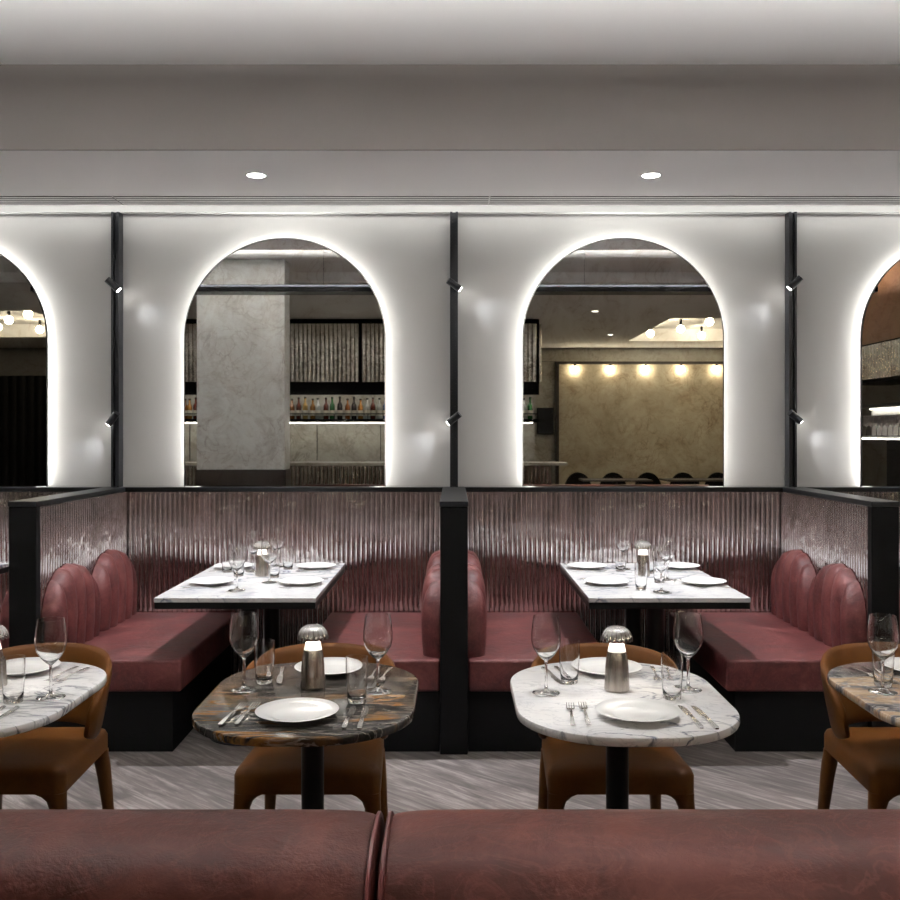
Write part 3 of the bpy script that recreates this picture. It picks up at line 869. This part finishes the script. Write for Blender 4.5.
# feature wall with globe bulbs and round-backed chairs
t = thing('feature_wall_panel', 'golden veined stone wall panel in a dark frame, reflected in the right mirror', 'wall panel', (4.3, YB, 0))
obj('stone_slab', bbox(-2.3, 2.4, 0.001, 0.06, 0.3, 2.88), 'feature', t)
bm = bmesh.new()
box(bm, -2.36, 2.46, 0.001, 0.12, 2.881, 2.93); box(bm, -2.36, -2.301, 0.001, 0.12, 0, 2.88); box(bm, 2.401, 2.46, 0.001, 0.12, 0, 2.88)
obj('frame', bm, 'sockel', t)
struct('wall_front_lining', bbox(0.2, XR, YB + 0.0005, YB + 0.0008, 2.94, 3.2), 'splash')
for i in range(7):
    x = 2.30 + 0.675 * i
    t = thing('wall_globe_light', f'small warm globe bulb, {["leftmost","second","third","fourth","fifth","sixth","last"][i]} from the left along the golden stone panel', 'wall light', (x, YB + 0.12, 2.78), 0, 'globe bulbs along the stone panel')
    obj('globe_bulb', lathe([(0.055 * math.sin(a), -0.055 * math.cos(a)) if 0 < i_ < 12 else (0, -0.055 * math.cos(a)) for i_, a in enumerate([PI * q / 12 for q in range(13)])], 20), 'bulb', t, 80)
    bm = bmesh.new(); tube(bm, (0, 0, 0.056), (0, 0, 0.100), 0.022, 12)
    obj('socket', bm, 'blackm', t, 40)
def round_chair():
    t = thing('round_back_chair', '', 'chair')
    bm = bmesh.new()
    pts = [(0.26 * math.cos(a), 0.42 + 0.41 * math.sin(a) ** 0.8) for a in [PI * i / 24 for i in range(25)]]
    rings(bm, [[(x, 0.20, z) for x, z in pts], [(x, 0.26, z) for x, z in pts]])
    obj('backrest', bm, 'blackm', t, 40)
    obj('seat', bbox(-0.25, 0.25, -0.22, 0.199, 0.38, 0.46, 0.02, 2), 'blackm', t)
    for sx in (-1, 1):
        for sy in (-1, 1):
            bm = bmesh.new(); tube(bm, (sx * 0.21, sy * 0.17, 0), (sx * 0.19, sy * 0.15, 0.379), 0.014, 8); obj('leg', bm, 'blackm', t)
    return t
rc = round_chair()
for i in range(5):
    inst(rc, (2.32 + 0.655 * i, -5.95, 0), f'black round-backed chair, {["leftmost","second","third","fourth","fifth"][i]} in the reflected row before the stone panel', 'black round-backed chairs', PI)
for x, lab in ((2.85, 'left dark table before the reflected row of black chairs'), (4.3, 'right dark table before the reflected row of black chairs')):
    t = thing('square_table', lab, 'table', (x, -5.2, 0), 0, 'dark tables by the stone panel')
    obj('tabletop', bbox(-0.6, 0.6, -0.35, 0.35, 0.72, 0.75, 0.004, 1), 'sockel', t)
    bm = bmesh.new(); tube(bm, (0, 0, 0.02), (0, 0, 0.719), 0.04, 16); obj('pedestal', bm, 'black', t)
    obj('foot_plate', lathe([(0, 0), (0.25, 0), (0.25, 0.012), (0, 0.019)], 24), 'black', t)
t = thing('wall_speaker', 'black square loudspeaker on the wall left of the golden stone panel', 'speaker', (1.74, YB, 1.55))
obj('cabinet', bbox(-0.155, 0.155, 0.001, 0.14, 0, 0.50, 0.01, 2), 'blackm', t)
obj('grille', bbox(-0.145, 0.145, 0.1405, 0.147, 0.01, 0.49, 0.002, 1), 'charcoal', t)
struct('wall_front_panel', bbox(0.3, 1.93, YB + 0.0002, YB + 0.0008, 0, 2.93), 'splash')

# tray bulbs
for (pts, nm) in (([(3.35, -4.6), (3.7, -3.9), (4.3, -4.9), (4.35, -3.3), (4.9, -4.3), (4.75, -2.6), (5.3, -3.5), (3.9, -2.9)], 'right'), ([(-8.0, -2.9), (-7.3, -3.6), (-7.4, -2.2), (-6.8, -4.0), (-6.7, -2.7), (-6.2, -3.4), (-6.1, -2.0)], 'left')):
    for i, (x, y) in enumerate(pts):
        t = thing('ceiling_globe_light', f'warm globe bulb hanging in the {nm} recessed ceiling tray, seen in a mirror', 'ceiling light', (x, y, 3.42), 0, f'globe bulbs in the {nm} ceiling tray')
        obj('globe_bulb', lathe([(0.06 * math.sin(PI * q / 12) if 0 < q < 12 else 0, -0.16 - 0.06 * math.cos(PI * q / 12)) for q in range(13)], 20), 'bulb', t, 80)
        bm = bmesh.new(); tube(bm, (0, 0, -0.099), (0, 0, 0), 0.022, 12); obj('socket', bm, 'blackm', t, 40)

# timber glass cabinet at the right
t = thing('glassware_cabinet', 'brown timber cabinet with fluted glass and hanging glasses, reflected in the right edge mirror', 'cabinet', (4.05, 2.6, 0), 0)
obj('timber_top', bbox(0, 0.5, -0.9, 1.2, 2.42, 3.19), 'wood', t)
obj('fluted_glass', flute_panel((-0.012, 1.2), (-0.012, -0.9), 2.07, 2.40, 0.06, 0.02, 0.012), 'flute2', t, 70)
obj('fluted_backing', bbox(0.001, 0.5, -0.9, 1.2, 2.045, 2.419), 'blackm', t)
obj('rack', bbox(0.001, 0.5, -0.9, 1.2, 1.80, 1.83), 'charcoal', t)
obj('cabinet_back', bbox(0.46, 0.5, -0.9, 1.2, 0.9, 1.499), 'blackm', t)
obj('lit_panel', bbox(0.30, 0.5, -0.9, 1.2, 1.521, 1.799), 'slot', t)
obj('shelf_light', bbox(0.26, 0.27, -0.85, 1.15, 1.793, 1.7995), 'shelfled', t)
obj('shelf', bbox(0.0, 0.459, -0.9, 1.2, 1.50, 1.52), 'slot', t)
obj('shelf_light', bbox(0.02, 0.04, -0.85, 1.15, 1.488, 1.499), 'shelfled', t)
obj('counter', bbox(0.0, 0.5, -0.9, 1.2, 0, 0.899), 'blackm', t)
M['smoke'] = plain('smoked_glass', (0.20, 0.18, 0.17), 0.05, trans=0.6)
sg = thing('stemmed_glass', '', 'wine glass')
obj('glass_body', lathe([(0, 0), (0.03, 0), (0.03, 0.003), (0.004, 0.008), (0.004, 0.08), (0.025, 0.11), (0.032, 0.15), (0.027, 0.2), (0, 0.2)], 20), 'smoke', sg, 60)
for i in range(14):
    inst(sg, (4.11, 1.9 + i * 0.115, 1.5205), 'dark stemmed glass on the lit cabinet shelf reflected at the right edge', 'stemmed glasses in the timber cabinet')
# dark curtain wall reflected in the left edge mirror
tag(obj('dark_curtain', flute_panel((-4.95, -5.9), (-9.0, -5.9), 0.0, 2.62, 0.16, 0.05, 0.03), 'blackm', smooth=60), 'floor length black curtain reflected in the left edge mirror', 'curtain')

# ------------------------------------------------------------------ lighting
downlight(-1.04, 5.0, 2.9, 'bright recessed downlight over the left booth', 205, 64, blend=0.45, color=(0.95, 0.97, 1.0))
downlight(1.037, 5.0, 2.9, 'bright recessed downlight over the right booth', 205, 64, blend=0.45, color=(0.95, 0.97, 1.0))
downlight(-3.1, 5.0, 2.9, 'bright recessed downlight over the booth beyond the left partition', 205, 64, blend=0.45, color=(0.95, 0.97, 1.0))
downlight(3.1, 5.0, 2.9, 'bright recessed downlight over the booth beyond the right partition', 205, 64, blend=0.45, color=(0.95, 0.97, 1.0))
for x, y, n in ((-1.43, 2.85, 'leftmost white table'), (-0.43, 2.95, 'dark gold-veined table'), (0.50, 2.95, 'whole white marble table'), (1.55, 2.85, 'tan and grey table')):
    downlight(x, y, 3.31, f'recessed ceiling downlight above the {n}', 54, 46, color=(1, 0.98, 0.96))
for x, y, lab in ((1.9, -1.2, 'seen near the bar end in the mirror'), (2.6, -4.2, 'seen left of the ceiling tray in the mirror'), (3.3, 0.4, 'seen high in the right mirror'), (-3.6, -0.6, 'over the bar'), (-0.8, -0.9, 'over the middle of the bar'), (0.9, 0.3, 'above the viewer')):
    downlight(x, y, 3.2, 'dim recessed downlight ' + lab, 60, 76, 'lens2', 0.045, 'rear ceiling downlights', 0.6)

# added suspended trough that brightens the ceiling (above the frame, reflected in the mirrors)
t = thing('light_trough', 'long slim black trough added to light the ceiling, reflected as a dark line in the mirrors', 'ceiling light', (0, 2.75, 2.862))
bm = bmesh.new()
box(bm, -3.9, 3.9, -0.11, 0.11, -0.012, 0.0); box(bm, -3.9, 3.9, -0.11, -0.10, 0.0, 0.085); box(bm, -3.9, 3.9, 0.10, 0.11, 0.0, 0.033)  # lips shaped to keep the added light off the beam and column
obj('trough_body', bm, 'charcoal', t)
obj('light_diffuser', bbox(-3.85, 3.85, -0.03, 0.03, 0.0005, 0.008), 'trough', t)
for x in (-3.6, -1.2, 1.2, 3.6):
    bm = bmesh.new(); tube(bm, (x, 0.105, 0.0335), (x, 0.105, 0.4475), 0.0015, 6); obj('cable', bm, 'charcoal', t)

w = bpy.data.worlds.new('World'); SC.world = w; w.use_nodes = True
w.node_tree.nodes['Background'].inputs[0].default_value = (0.8, 0.82, 0.85, 1); w.node_tree.nodes['Background'].inputs[1].default_value = 0.05

# ------------------------------------------------------------------ camera
cam = bpy.data.cameras.new('camera'); co = bpy.data.objects.new('camera', cam); COL.objects.link(co)
co.location = (0, 0, CH); co.rotation_euler = (PI / 2, 0, 0)
cam.sensor_width = 36; cam.lens = 950 / 900 * 36
cam.shift_x = -4 / 900; cam.shift_y = -15 / 900
cam.clip_start = 0.05
SC.camera = co
SC.view_settings.view_transform = 'Standard'; SC.view_settings.look = 'None'
SC.view_settings.exposure = 0.68; SC.view_settings.gamma = 1.0
SC.view_settings.use_curve_mapping = False
